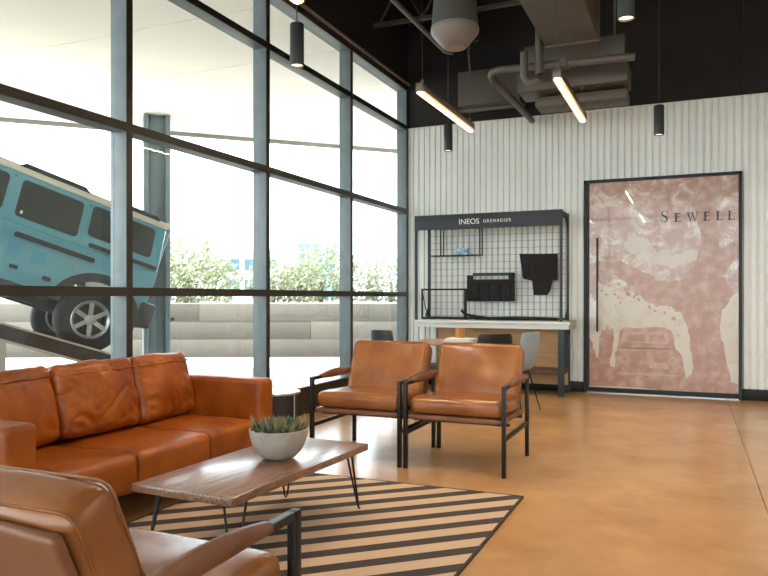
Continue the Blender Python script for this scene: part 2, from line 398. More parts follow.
MB().box(-1.128, -1.106, -.085, -.066, .80, 2.02, .004).box(-1.125,-1.109,-.07,-.02,.9,.92).box(-1.125,-1.109,-.07,-.02,1.9,1.92).build('pull_handle', 'black', dr, label='tall black bar handle')
def DP(s, t): return (LX0+(LX1-LX0)*s, LZ0+(LZ1-LZ0)*t)
def decal(name, polys, m, d):
    mb = MB()
    for q in polys: mb.prism([DP(*p) for p in q], -.0203-d, -.0202-d)
    return mb.build(name, m, leaf, smooth=False)
def jag(pts, amp, seed, sub=6):
    rnd = random.Random(seed); out = []
    n = len(pts)
    for i in range(n):
        a = pts[i]; b = pts[(i+1)%n]
        for k in range(sub):
            t = k/sub; out.append((min(1,max(0,a[0]+(b[0]-a[0])*t+rnd.uniform(-amp,amp))), min(1,max(0,a[1]+(b[1]-a[1])*t+rnd.uniform(-amp,amp)))))
    return out
# sky glow band under the branch, then trunk with boughs, ground, parked vehicle: all flat print
decal('printed_sky', [jag([(.04,.28),(.62,.24),(.66,.34),(.6,.45),(.45,.48),(.3,.44),(.06,.52)], .008, 1), jag([(.9,.12),(.99,.14),(.99,.44),(.93,.42),(.88,.3)], .006, 2),
      jag([(.24,.68),(.34,.64),(.42,.6),(.56,.58),(.8,.63),(.8,.68),(.6,.64),(.48,.66),(.4,.72),(.28,.74)], .009, 3)], 'cream_print', 0)
decal('printed_tree', [jag([(.71,.0),(.70,.18),(.68,.28),(.64,.36),(.54,.4),(.42,.41),(.36,.45),(.3,.5),(.12,.56),(.04,.58),(.04,.62),(.2,.62),(.36,.57),(.5,.52),(.64,.52),(.72,.58),(.76,.72),(.7,.88),(.78,.98),(.86,.98),(.86,.8),(.88,.66),(.98,.7),(.98,.62),(.9,.54),(.98,.46),(.94,.42),(.89,.38),(.885,.3),(.91,.18),(.97,.0)], .007, 4, 5)], 'pink_print', .0004)
decal('printed_ground', [jag([(.0,.0),(1,.0),(.99,.05),(.7,.07),(.6,.06),(.2,.09),(.06,.13),(.0,.25)], .008, 5)], 'pink_print', .0006)
decal('printed_vehicle', [jag([(.19,.04),(.18,.17),(.2,.19),(.22,.28),(.25,.295),(.52,.295),(.57,.28),(.6,.19),(.64,.17),(.66,.06),(.62,.03)], .004, 8, 4), jag([(.06,.06),(.08,.27),(.13,.3),(.17,.28),(.15,.06)], .012, 6)], 'pink_print', .0008)
def circ(cx, cy, r): return [(cx+r*math.cos(2*PI*k/14), cy+r*.68*math.sin(2*PI*k/14)) for k in range(14)]
def free(L_, a, b, r_):
    if any(math.hypot(a-c[0], (b-c[1])*1.4) < (r_+c[2])*1.18 for c in L_): return False
    L_.append((a, b, r_)); return True
rnd = random.Random(3); u0 = [(.39,.25,.17),(.25,.14,.04),(.58,.14,.04),(.48,.115,.08)]
hl = [jag([(.24,.272),(.53,.272),(.56,.222),(.22,.222)], .004, 11, 5), jag([(.2,.196),(.6,.192),(.6,.186),(.2,.186)], .003, 12, 6), circ(.25,.14,.03), circ(.58,.14,.03), jag([(.42,.13),(.55,.13),(.55,.1),(.42,.1)], .004, 13, 4), jag([(.2,.078),(.62,.075),(.62,.068),(.2,.066)], .003, 14, 6)]
for k in range(26):
    a, b = rnd.uniform(.2,.62), rnd.uniform(.05,.28); w_, h_ = rnd.uniform(.01,.05), rnd.uniform(.004,.012)
    if free(u0, a+w_/2, b, w_*.6): hl.append([(a,b),(a+w_,b+rnd.uniform(-.003,.003)),(a+w_,b+h_),(a,b+h_)])
decal('printed_highlights', hl, 'mid_print', .001)
decal('printed_shade', [jag([(.27,.265),(.39,.265),(.39,.228),(.25,.228)], .003, 15, 3), jag([(.42,.265),(.52,.265),(.53,.228),(.42,.228)], .003, 16, 3), circ(.25,.14,.018), circ(.58,.14,.018)], 'pink_print', .0012)
def fleck(a, b, r_):
    return [(min(.995,max(.005,a+q*math.cos(w_))), min(.995,max(.005,b+q*.65*math.sin(w_)))) for w_, q in ((2*PI*(k_+rnd.uniform(-.3,.3))/9, r_*rnd.uniform(.5,1.15)) for k_ in range(9))]
lv = []; dk_ = []; u1 = []; u2 = []
for k in range(0):      # flecks of sky between leaves, and leaf sprays over the open sky
    a, b = rnd.uniform(.03,.97), rnd.uniform(.5,.985); r_ = rnd.uniform(.006,.03)
    if .66 < a < .9 and b < .8 and rnd.random() < .8: continue
    if free(u1, a, b, r_): lv.append(fleck(a, b, r_))
for k in range(200):
    t_ = rnd.random(); a = .05+.55*t_; b = .53-.12*t_+rnd.gauss(-.02,.03); r_ = rnd.uniform(.005,.022)
    if free(u2, a, b, r_): dk_.append(fleck(a, b, r_))
decal('printed_leaves', dk_, 'pink_print', .0016)
# serif capitals, built as raised letters
def letter_polys(ch):
    if ch == 'L': return [[(.1,0),(.3,0),(.3,1),(.1,1)], [(0,.92),(.4,.92),(.4,1),(0,1)], [(0,0),(.74,0),(.74,.09),(0,.09)], [(.66,0),(.74,0),(.76,.28),(.72,.28)]]
    if ch == 'E': return [[(.1,0),(.3,0),(.3,1),(.1,1)], [(0,.91),(.7,.91),(.7,1),(0,1)], [(0,0),(.74,0),(.74,.09),(0,.09)], [(.66,0),(.74,0),(.77,.26),(.73,.26)], [(.62,1),(.7,1),(.72,.76),(.68,.76)], [(.26,.49),(.54,.49),(.54,.55),(.26,.55)], [(.5,.4),(.55,.4),(.55,.64),(.5,.64)]]
    if ch == 'W': return [[(.1,1),(.27,1),(.53,0),(.45,0)], [(.47,0),(.53,0),(.76,.9),(.71,.9)], [(.58,1),(.75,1),(1.01,0),(.93,0)], [(.95,0),(1.01,0),(1.27,1),(1.21,1)], [(0,.95),(.38,.95),(.38,1),(0,1)], [(.5,.95),(.86,.95),(.86,1),(.5,1)], [(1.1,.95),(1.38,.95),(1.38,1),(1.1,1)]]
    if ch == 'S':
        c = []
        ctrl = [(.62,.74),(.57,.9),(.42,.985),(.25,.96),(.12,.82),(.15,.66),(.32,.55),(.5,.44),(.6,.28),(.52,.1),(.34,.015),(.17,.07),(.08,.28)]
        wd = [.02,.03,.05,.07,.12,.15,.17,.17,.15,.11,.06,.04,.02]
        q = []
        for i in range(len(ctrl)-1):
            a = Vector(ctrl[i]); b = Vector(ctrl[i+1]); d = (b-a).normalized(); n = Vector((-d.y, d.x))
            a2 = a-d*.012; b2 = b+d*.012
            q.append([tuple(a2+n*wd[i]/2), tuple(a2-n*wd[i]/2), tuple(b2-n*wd[i+1]/2), tuple(b2+n*wd[i+1]/2)])
        q += [[(.6,.7),(.645,.7),(.645,.99),(.61,.99)], [(.05,.0),(.085,.0),(.1,.32),(.055,.32)]]
        return q
x = -.352
for ch, hgt, adv in (('S',.145,.16), ('E',.112,.138), ('W',.112,.196), ('E',.112,.14), ('L',.112,.13), ('L',.112,.1)):
    mb = MB()
    for q in letter_polys(ch): mb.prism([(x+p[0]*hgt*.92, 2.19+p[1]*hgt) for p in q], -.0245, -.0222)
    mb.build('letter', 'letter', dr, smooth=False); x += adv

# ------------------------------------------------------------------ accessory display rack and counter
rk = empty('display_rack', (-2.455, 9.05, 0), label='blue-grey steel display rack with lettered header and wire grid', cat='display rack')
RX = .967; RD = .545
for sx in (-1, 1):
    for y in (0.015, RD-.015):
        box('post', 'rackframe', rk, sx*RX-.016, sx*RX+.016, y-.016, y+.016, .942, 2.345)
    box('side_rail', 'rackframe', rk, sx*RX-.014, sx*RX+.014, .031, RD-.031, 2.30, 2.335)
    for z, s_ in ((2.30,-1),(.975,1)):
        MB().prism([(RD-.16, z), (RD-.03, z), (RD-.03, z+s_*.14)], sx*RX-.012, sx*RX+.012, 'YZ').build('gusset', 'rackframe', rk)
hd = box('header', 'rackframe', rk, -RX-.016, RX+.016, -.012, .0, 2.15, 2.345, .002)
box('top_rail', 'rackframe', rk, -RX+.016, RX-.016, RD-.03, RD-.002, 2.30, 2.335)
box('bottom_rail', 'rackframe', rk, -RX+.016, RX-.016, RD-.03, RD-.002, .945, .975)
mb = MB()
for i in range(24):
    xx = -RX+.03+(2*RX-.06)*i/23; mb.box(xx-0.0017, xx+0.0017, RD-.024, RD-.0195, .975, 2.30)
for i in range(15):
    zz = .99+1.3*i/14; mb.box(-RX+.016, RX-.016, RD-.0195, RD-.015, zz-0.0017, zz+0.0017)
mb.build('wire_grid', 'black', rk, smooth=False)
def text_mesh(name, s, size, loc, parent, m, sx=1, space=1):
    cu = bpy.data.curves.new(name, 'FONT'); cu.body = s; cu.size = size; cu.extrude = .0012; cu.space_character = space; cu.align_x = 'LEFT'
    t = bpy.data.objects.new(name, cu); C.objects.link(t)
    bpy.context.view_layer.update()
    me = bpy.data.meshes.new_from_object(t.evaluated_get(bpy.context.evaluated_depsgraph_get()))
    bpy.data.objects.remove(t)
    me.transform(Matrix.Scale(sx, 4, (1,0,0)))
    me.transform(Matrix.Rotation(PI/2, 4, 'X')); me.transform(Matrix.Translation(loc))
    me.materials.clear(); me.materials.append(M[m])
    o = bpy.data.objects.new(name, me); C.objects.link(o); o.parent = parent; return o
text_mesh('lettering', 'INEOS', .1, (-.36, -.0135, 2.208), hd, 'white_letter', sx=1.0)
text_mesh('lettering', 'GRENADIER', .058, (-.03, -.0135, 2.22), hd, 'white_letter', sx=1.0, space=1.25)

ct = empty('display_counter', (-2.41, 9.05, 0), label='pale grey counter on dark legs under the display rack', cat='counter')
CX = 1.035
box('counter_top', 'counter', ct, -CX, CX, -.03, .55, .90, .942, .004)
box('apron', 'counter', ct, -CX+.02, CX-.02, -.012, .01, .845, .90)
for sx in (-1, 1):
    box('side_apron', 'counter', ct, sx*(CX-.03)-.012, sx*(CX-.03)+.012, .01, .5, .845, .90)
    for y in (.02, .5):
        box('leg', 'rackframe' if sx > 0 else 'counter', ct, sx*(CX-.115)-.036, sx*(CX-.115)+.036, y-.03, y+.03, 0, .845, .003)
box('lower_shelf', 'brownshelf', ct, -CX+.1, CX-.1, .04, .46, .27, .325)
box('back_panel', 'ply', ct, -CX+.1, CX-.1, .515, .527, .14, .845)
box('kick_board', 'ply', ct, -CX+.1, CX-.1, .46, .475, .1, .27)

# things on the rack
sh = empty('wire_shelf_frame', (-2.99, 9.43, 1.815), label='small black open shelf frame hung high on the wire grid', cat='shelf')
box('shelf_board', 'black', sh, -.35, .35, 0, .14, 0, .016)
for xx in (-.21, .35):
    for y in (.004, .136): box('upright', 'black', sh, xx-.008, xx+.008, y-.004, y+.004, .016, .38)
box('top_board', 'black', sh, -.22, .36, 0, .14, .38, .40)
bp_ = empty('packet', (-2.905, 9.46, 1.831), label='small blue and white packet on the hung shelf', cat='packet')
box('carton', 'blueprint', bp_, -.085, .085, 0, .06, 0, .095, .004); box('flap', 'paper', bp_, -.085, .0, -.001, 0, .05, .09)
pa = empty('storage_panel', (-2.51, 9.52, 1.19), label='black canvas storage panel with carry bar hung mid grid', cat='organizer')
box('panel', 'fabric_black', pa, -.33, .33, -.03, .02, .0, .30, .01)
for i in range(4): box('pocket', 'fabric_black', pa, -.28+i*.145, -.155+i*.145, -.048, -.03, .02, .24, .012)
box('bracket', 'fabric_black', pa, -.33, -.25, -.03, .02, .30, .36, .01); box('bracket', 'fabric_black', pa, .25, .33, -.03, .02, .30, .39, .01)
box('carry_bar', 'rackframe', pa, -.25, .25, -.02, .0, .35, .39, .004)
pb = empty('seat_cover', (-1.865, 9.53, 1.275), label='dark tapered canvas seat cover hung at right of grid', cat='cover')
MB().prism([(-.25,.555),(.255,.545),(.255,.2),(.12,.19),(-.08,.19),(-.2,.22)], -.02, .01, bev=.006).build('upper_flap', 'fabric_black', pb)
MB().prism([(-.08,.2),(.19,.2),(.16,.06),(.12,.0),(-.06,.0)], -.025, .008, bev=.006).build('lower_flap', 'fabric_black', pb)
for i in range(4): box('strap', 'fabric_black', pb, -.13+i*.085, -.115+i*.085, -.026, -.018, .26, .44)
fr_ = empty('tube_frame', (-3.13, 9.36, .942), label='black rectangular tube frame standing on the counter', cat='frame')
box('side_tube', 'black', fr_, -.33, -.308, 0, .022, 0, .42); box('side_tube', 'black', fr_, .29, .325, 0, .022, 0, .42)
box('top_tube', 'black', fr_, -.33, .325, 0, .022, .40, .424); box('bottom_tube', 'black', fr_, -.33, .325, 0, .022, .0, .03)
MB().tube([(-.31,.01,.35),(-.27,.01,.15),(-.2,.01,.03)], .007).build('strap', 'fabric_black', fr_)
rb = empty('rock_slider', (-2.18, 9.30, .942), label='long low black step bar lying along the counter', cat='bar')
MB().tube([(-.68,0,.13),(-.62,0,.07),(-.5,0,.05),(-.3,0,.022),(0,0,.032),(.6,0,.024)], .02).build('tube', 'fabric_black', rb)
MB().tube([(-.5,.05,.022),(.6,.05,.022)], .02).build('tube', 'black', rb)

# ------------------------------------------------------------------ sofa (faces the room, back to the window)
so = empty('sofa', (-3.25, 3.345, 0), label='long cognac leather three-seat sofa backed against the window', cat='sofa')
# local: x forward (+X world), y along
SY = 1.13
build_c(cushion(.80, 2*SY-.06, .10, .03, 8, mtx=TR((-.04,0,.19))), 'base', 'sofa', so)
for s_ in (-1, 1):
    build_c(cushion(.9, .185, .53, .035, 8, puff=(.004,.008,.008), wr=.003, seed=s_+3, mtx=TR((0, s_*(SY-.0925)+(.03 if s_ < 0 else 0), .398))), 'arm', 'sofa', so)
    for x_ in (-.37, .37): box('foot', 'black', so, x_-.03, x_+.03, s_*(SY-.12)-.03, s_*(SY-.12)+.03, 0, .14)
build_c(cushion(.17, 2*SY-.36, .5, .04, 8, mtx=TR((-.365, 0, .43))), 'back_frame', 'sofa', so)
sy = [-.935, -.265, .372, .945]
for i in range(3):
    a, b = sy[i], sy[i+1]
    build_c(cushion(.74, b-a-.008, .21, .04, 16, puff=(.008,.004,.016), wr=.008, wf=5, seed=i+1, crease=.002, mtx=TR((.095, (a+b)/2, .283))), 'seat_cushion', 'sofa', so)
by = [-.915, -.275, .36, .945]
for i in range(3):
    a, b = by[i], by[i+1]
    m_ = TR((-.2+(.012 if i == 1 else 0), (a+b)/2, .622), ry=-.24, rz=(.03, -.03, .05)[i]) @ Matrix.Rotation(PI/2, 4, 'Z')
    bc = build_c(cushion(b-a-.006, .15, .455, .05, 40, puff=(.0,.055,.0), wr=.012, wf=5.0, seed=i*4+3.4, crease=.009, mtx=m_), 'back_cushion', 'sofa', so)
    pts = [m_ @ Vector((x_*(b-a)/2*.93, -.079-.031*(1-(x_*.93)**2), .15+.004*math.sin(x_*9))) for x_ in [k/8-1 for k in range(17)]]
    MB().tube(pts, .005, 5).build('stitched_seam', 'sofa', bc)

# ------------------------------------------------------------------ lounge chairs
def lounge_chair(loc, rz, label, bo=.05, group='tan leather lounge chairs'):
    ch = empty('lounge_chair', loc, rz, label=label, cat='armchair', group=group)
    HX, F, Rr = .365, -.375, .38
    for s_ in (-1, 1):
        x_ = s_*HX
        box('leg', 'black', ch, x_-.0135, x_+.0135, F-.018, F+.018, 0, .63, .002)
        box('leg', 'black', ch, x_-.0135, x_+.0135, Rr-.018, Rr+.018, 0, .625, .002)
        box('side_stretcher', 'black', ch, x_-.009, x_+.009, F+.018, Rr-.018, .245, .275, .002)
        ar = box('arm_bar', 'black', ch, x_-.014, x_+.014, F+.018, Rr-.018, .606, .63, .002)
        a = cushion(.04, .58, .030, .012, 6, mtx=TR((x_, .05, .622)))
        for v in a.bm.verts: v.co.z += .008*(1-((v.co.y-.05)/.29)**2)
        build_c(a, 'arm_pad', 'tan_dark', ar)
    for y_ in (-.2, .2): box('cross_rail', 'black', ch, -HX, HX, y_-.01, y_+.01, .325, .348, .002)
    build_c(cushion(2*HX-.03, .66, .036, .012, 6, mtx=TR((0, -.03, .366), rx=-.03)), 'seat_sling', 'tan_dark', ch)
    st = build_c(cushion(.69, .62, .118, .042, 14, puff=(.006,.012,.016), wr=.007, wf=6, seed=rz+1.2, crease=.002, mtx=TR((0, -.05, .450), rx=-.035)), 'seat_cushion', 'tan', ch)
    BM = TR((0, .258+bo, .645+bo*.15), rx=-.41)
    build_c(cushion(.65, .03, .42, .01, 6, mtx=TR((0, .333+bo, .598+bo*.15), rx=-.41)), 'back_panel', 'tan_dark', ch)
    bk = build_c(cushion(.672, .135, .445, .04, 20, puff=(.006,.022,.008), wr=.008, wf=6, seed=loc[0]*3, crease=.002, mtx=BM, tuft=(-.02, -.02, .10, .005) if 'window' in label else None), 'back_cushion', 'tan', ch)
    def loop(w_, h_, y_, mtx, r=.0035):
        rr = .035; pts = []
        for cx_, cz_, a0 in ((w_/2-rr, h_/2-rr, 0), (-w_/2+rr, h_/2-rr, 90), (-w_/2+rr, -h_/2+rr, 180), (w_/2-rr, -h_/2+rr, 270)):
            for k in range(5):
                a = math.radians(a0+22.5*k); pts.append(mtx @ Vector((cx_+rr*math.cos(a), y_, cz_+rr*math.sin(a))))
        pts.append(pts[0]); return MB().tube(pts, r, 6, cap=False)
    for y_ in (-.052, .052):
        loop(.667, .44, y_, BM).build('piping', 'tan', bk)
    return ch
lounge_chair((-1.55, 5.225, 0), 0, 'tan leather lounge chair nearest the printed door, facing the coffee table')
lounge_chair((-2.331, 5.235, 0), 0, 'tan leather lounge chair nearest the window, beside the other facing chair')
lounge_chair((-1.405, 1.395, .0126), PI, 'tan leather lounge chair in the foreground seen from behind', bo=.0)

# ------------------------------------------------------------------ rug, coffee table, bowl, side table
rg = empty('rug', (-2.0, 2.9, 0), label='cream and dark brown diagonally striped rug under the coffee table', cat='rug')
box('pile', 'rug', rg, -.83, 1.032, -2.2, 1.508, 0, .012, .003)
mb = MB().box(1.032, 1.045, -2.213, 1.52, 0, .0125).box(-.843, -.83, -2.213, 1.52, 0, .0125).box(-.83, 1.032, 1.508, 1.52, 0, .0125).box(-.83, 1.032, -2.213, -2.2, 0, .0125)
mb.build('binding', mat('rug_binding', (52,42,38), .9), rg)
tb = empty('coffee_table', (-2.053, 3.184, .0125), -.045, label='low walnut slab coffee table on black hairpin legs', cat='coffee table')
TZT = .378
box('table_top', 'wood', tb, -.287, .287, -.637, .637, TZT-.038, TZT, .004)
for sx in (-1, 1):
    for s_ in (-1, 1):
        bx_, by_ = sx*.255, s_*.585
        t1 = (sx*.18, s_*.56, TZT-.04); t2 = (sx*.255, s_*.49, TZT-.04)
        b1 = Vector((bx_, by_, .008))
        lg = MB().tube([t1, b1+Vector((-sx*.012,0,.02)), b1, b1+Vector((0,-s_*.012,.02)), t2], .0058, 8)
        lg.box(min(t1[0],t2[0])-.015, max(t1[0],t2[0])+.015, min(t1[1],t2[1])-.015, max(t1[1],t2[1])+.015, TZT-.042, TZT-.038)
        lg.build('hairpin_leg', 'black', tb)
bw = empty('succulent_bowl', (-2.02, 3.275, .3905), label='round grey concrete bowl planted with mixed succulents on the coffee table', cat='planter')
R0 = .158
prof = [(.0,0),(.062,0),(.09,.012),(.118,.04),(.14,.08),(.152,.12),(R0,.158),(R0-.012,.160),(R0-.02,.13),(.0,.125)]
MB().lathe(prof, 40).build('bowl', 'concrete_bowl', bw)
MB().lathe([(0,.13),(.08,.137),(.136,.13),(.136,.12)], 24).build('soil', 'soil', bw)
def leafmesh(bm, base, d, L, wd, th, curl=.0):
    d = d.normalized(); side = d.cross(Vector((0,0,1)))
    side = side.normalized() if side.length > .01 else Vector((1,0,0)); up = side.cross(d)
    rings = []
    for t, s_ in ((0,.35),(.35,.9),(.7,.85),(1,.08)):
        c = base+d*L*t+up*curl*t*t*L
        rings.append([bm.verts.new(c+side*wd*s_*a+up*th*s_*b) for a, b in ((1,0),(0,1),(-1,0),(0,-1))])
    for a, b in zip(rings, rings[1:]):
        for k in range(4): bm.faces.new((a[k], a[(k+1)%4], b[(k+1)%4], b[k]))
    bm.faces.new(rings[-1]); bm.faces.new(rings[0][::-1])
rnd = random.Random(4)
for k in range(30):
    rr = .135*math.sqrt((k+.5)/30); a = k*2.4; mm = ('leaf_a','leaf_c','leaf_a','leaf_b','leaf_a')[k%5]
    mb = MB(); base = Vector((rr*math.cos(a), rr*math.sin(a), .135+.02*(1-rr/.135)))
    for q in range(30):
        al = rnd.uniform(0, 2*PI); el = rnd.uniform(.1, 1.4); d = Vector((math.cos(al)*math.cos(el), math.sin(al)*math.cos(el), math.sin(el)))
        leafmesh(mb.bm, base+Vector((rnd.uniform(-.01,.01), rnd.uniform(-.01,.01), rnd.uniform(0,.02))), d, rnd.uniform(.03,.06), .010 if mm == 'leaf_b' else .0068, .0035, .2)
    mb.build('rosette', mm, bw)
mb = MB()
for k in range(46):
    a = rnd.uniform(0, 2*PI); rr = .13*math.sqrt(rnd.random()); el = rnd.uniform(.8, 1.5); b_ = a+rnd.uniform(-.8,.8)
    d = Vector((math.cos(b_)*math.cos(el), math.sin(b_)*math.cos(el), math.sin(el)))
    leafmesh(mb.bm, Vector((rr*math.cos(a), rr*math.sin(a), .14)), d, rnd.uniform(.06,.11), .005, .003)
tag(mb.build('sprigs', 'leaf_c', bw), kind='stuff')
st = empty('side_table', (-3.03, 4.87, 0), label='small round drum side table between the sofa arm and chair', cat='side table')
MB().lathe([(.0,.485),(.19,.485),(.195,.49),(.195,.5),(.19,.505),(.0,.505)], 40).build('table_top', 'silver', st)
MB().lathe([(.17,.0),(.17,.485)], 32).build('drum', 'drum', st)
MB().lathe([(.16,0),(.185,0),(.185,.012),(.16,.012)], 32).build('foot_ring', 'silver', st)
for k in range(4):
    a = k*PI/2-.12; MB().tube([(.183*math.cos(a), .183*math.sin(a), 0.012), (.183*math.cos(a), .183*math.sin(a), .485)], .006).build('rod', 'silver', st)

# ------------------------------------------------------------------ meeting table and shell chairs
mt = empty('meeting_table', (-2.42, 7.92, 0), label='round pale walnut meeting table behind the lounge chairs', cat='table')
MB().lathe([(0,.712),(.5,.712),(.52,.72),(.52,.74),(.515,.745),(0,.745)], 48).build('table_top', 'walnut_top', mt)
MB().lathe([(.035,.02),(.035,.712)], 20).build('pedestal', 'black', mt)
MB().lathe([(0,0),(.3,0),(.3,.012),(.04,.03),(0,.03)], 32).build('foot_plate', 'black', mt)
ca = empty('candle_jar', (-2.43, 7.85, .782), label='amber candle jar standing on the white books', cat='candle')
MB().lathe([(0,0),(.052,0),(.054,.006),(.054,.11),(.049,.115),(.047,.09),(0,.09)], 24).build('jar', 'amber', ca)
MB().tube([(0,0,.09),(0,0,.105)], .002).build('wick', 'black', ca)
for i, (w_, d_) in enumerate(((.34,.26),(.3,.22))):
    bk = empty('book', (-2.42+.01*i, 7.83, .7452+.0185*i), .06-.12*i, label=('larger white book lying on the meeting table under another', 'smaller white book stacked under the amber candle')[i], cat='book', group='books on the meeting table')
    box('pages', 'paper', bk, -w_/2+.004, w_/2-.004, -d_/2+.004, d_/2-.004, .002, .0155)
    MB().box(-w_/2, w_/2, -d_/2, d_/2, 0, .002).box(-w_/2, w_/2, -d_/2, d_/2, .0155, .0175).box(-w_/2, w_/2, d_/2-.002, d_/2, 0, .0175).build('cover', 'white', bk)
def shell_chair(loc, rz, m, label):
    ch = empty('shell_chair', loc, rz, label=label, cat='chair', group='shell chairs at the meeting table')
    # faces local -y
    prof = [(-.24,.44,.2),(-.2,.452,.215),(-.08,.445,.225),(.06,.435,.225),(.14,.445,.22),(.19,.49,.215),(.215,.56,.215),(.235,.66,.215),(.25,.76,.21),(.26,.84,.2),(.262,.875,.185)]
    mb = MB(); bm = mb.bm; g = []
    for y, z, hw in prof:
        row = []
        for k in range(9):
            u = -1+k/4; up = .035*abs(u)**3*(1 if z < .5 else 0); fw = -.05*abs(u)**2.5*(1 if z >= .49 else .0)
            row.append(bm.verts.new((hw*u, y+fw, z+up)))
        g.append(row)
    for i in range(len(g)-1):
        for k in range(8): bm.faces.new((g[i][k], g[i][k+1], g[i+1][k+1], g[i+1][k]))
    o = mb.build('shell', m, ch)
    so_ = o.modifiers.new('thickness', 'SOLIDIFY'); so_.thickness = .012; so_.offset = 0
    sb = o.modifiers.new('smooth', 'SUBSURF'); sb.levels = 1; sb.render_levels = 2
    for sx in (-1, 1):
        for s_ in (-1, 1):
            MB().tube([(sx*.12, s_*.12, .43), (sx*.21, s_*.22, 0)], .009, 8, r2=.006).build('leg', 'black', ch)
    MB().box(-.13, .13, -.13, .13, .415, .425).build('seat_mount', 'black', ch)
    return ch
shell_chair((-1.80, 7.80, 0), -PI/2-.3, 'greyshell', 'blue-grey plastic shell chair at the meeting table')
shell_chair((-1.98, 7.3, 0), PI+.75, 'blackshell', 'black shell chair nearest the lounge chairs at the meeting table')
shell_chair((-3.17, 7.72, 0), 2.65, 'blackshell', 'black shell chair at the meeting table beside the window')

# ------------------------------------------------------------------ lamps
def linear_lamp(x, y0, y1, label, z=2.95, tops=(ZC, ZC)):
    p = empty('linear_pendant', (x, (y0+y1)/2, z), label=label, cat='pendant lamp', group='linear pendant lamps')
    h_ = (y1-y0)/2
    MB().box(-.032, .032, -h_, h_, .02, .085, .006).build('housing', 'lamp_metal', p)
    box('diffuser', 'linear_emit', p, -.015, .015, -h_+.004, h_-.004, 0, .0198)
    for s_ in (-1, 1):
        box('diffuser_edge', 'edge_emit', p, s_*.0235-.0082, s_*.0235+.0082, -h_+.004, h_-.004, .001, .0198)
        box('end_cap', 'lamp_metal', p, -.034, .034, s_*h_-.005+s_*.005, s_*h_+.005+s_*.005, .012, .088, .004)
        cb = MB().tube([(0, s_*(h_-.06), .085), (0, s_*(h_-.06), tops[(s_+1)//2]-z)], 0.0017, 5).build('cable', 'lamp_metal', p)
        MB().lathe([(0,.084),(.012,.084),(.012,.12),(.004,.135),(0,.135)], 10, (0, s_*(h_-.06), 0)).build('cable_grip', 'silver', p)
    return p
def can_lamp(x, y, label, z=2.92, power=1):
    p = empty('cylinder_pendant', (x, y, z), label=label, cat='pendant lamp', group='cylinder pendant lamps')
    MB().lathe([(.043,.03),(.043,.0),(.051,.0),(.051,.298),(.046,.304),(.0005,.304)], 28, cap=False).build('housing', 'gray_lamp', p)
    MB().lathe([(0,.012),(.043,.012),(.043,.016),(0,.016)], 24).build('lens', 'spot_emit', p)
    MB().tube([(0,0,.304),(0,0,ZC-z)], .004, 6).build('stem', 'gray_lamp', p)
    l = bpy.data.lights.new('downlight', 'SPOT'); l.energy = SPOT*power; l.color = (1,.8,.58); l.spot_size = 1.75; l.spot_blend = .8; l.shadow_soft_size = .04
    lo = bpy.data.objects.new('downlight', l); C.objects.link(lo); lo.parent = p; lo.location = (0,0,.006)
    return p
linear_lamp(-2.077, 5.585, 7.105, 'lit linear pendant lamp nearest the window corner')
linear_lamp(-.963, 5.665, 7.135, 'lit linear pendant lamp above the floor before the printed door', tops=(3.738, 3.738))
linear_lamp(-2.083, 2.08, 3.605, 'lit linear pendant lamp cut by the top edge above the sofa')
linear_lamp(-.963, 2.08, 3.605, 'added unseen linear pendant lamp above the camera side of the rug', tops=(3.738, 3.738))  # out of view, added to light the room
for x_ in (1.6, 2.9):  # more pendants added out of view for their light
    for y_ in (2.08, 5.6): linear_lamp(x_, y_, y_+1.52, 'added unseen linear pendant lamp in the %s row away from the window, %s end' % ('third' if x_ < 2 else 'fourth', 'near' if y_ < 3 else 'far'))
can_lamp(-2.616, 4.489, 'grey cylinder pendant hanging before the second window mullion')
can_lamp(-2.552, 7.786, 'dark cylinder pendant hanging before the ribbed wall beside the window')
can_lamp(-.358, 4.511, 'grey cylinder pendant cut by the top edge of the picture')
can_lamp(-.302, 7.876, 'dark cylinder pendant hanging above the printed door')

# ------------------------------------------------------------------ ceiling services
sp = empty('pendant_speaker', (-1.70, 5.36, 3.2), label='large tapered grey pendant loudspeaker with pale rim below the black ceiling', cat='speaker')
MB().lathe([(0,0),(.085,0),(.10,.012),(.118,.035),(.186,.115),(.19,.14),(.186,.165),(.0,.165)], 40).build('bell', mat('pale_speaker_rim', (112,102,95), .5), sp)
MB().lathe([(.182,.165),(.172,.32),(.155,.52),(.12,.66),(.05,.72),(0,.72)], 40).build('body', mat('grey_speaker_grille', (66,61,57), .6, rgb2=(56,52,48), scale=120), sp)
MB().tube([(0,0,.72),(0,0,ZC-3.2)], .006).build('cable', 'joist', sp)
MB().lathe([(.0,-.0015),(.08,-.0015),(.08,0),(.0,0)], 32).build('tweeter_plate', mat('speaker_plate', (138,130,120), .5), sp)

du = empty('supply_duct', (-1.01, 5.0, 3.74), label='large taupe rectangular air duct running towards the ribbed wall', cat='duct')
MB().prism([(-.32,0),(.19,0),(.19,.5),(-.32,.5)], -2.2, 2.15, 'XZ', .01).build('trunk', 'taupe', du)
MB().box(-.33, .20, 2.15, 2.18, -.01, .51, .004).box(-.33,.20,.9,.93,-.01,.51,.004).build('flange', 'taupe', du)
MB().bar((-.3,1.9,0.5),(-.3,1.9,ZC-3.74),.02,.02).bar((.15,1.9,0.5),(.15,1.9,ZC-3.74),.02,.02).build('hanger', 'pipe', du)
d2 = empty('branch_duct', (-1.17, 8.2, 3.62), label='taupe branch duct with ribbed ends crossing below the upper black wall', cat='duct')
MB().box(-.55, .53, -.22, .22, .22, .44, .02).build('upper_run', 'taupe', d2)
MB().box(-.62, .56, -.26, .2, -.08, .16, .02).build('middle_run', 'taupe', d2)
MB().box(-.45, .54, -.1, .25, -.22, -.11, .015).build('lower_run', 'taupe', d2)
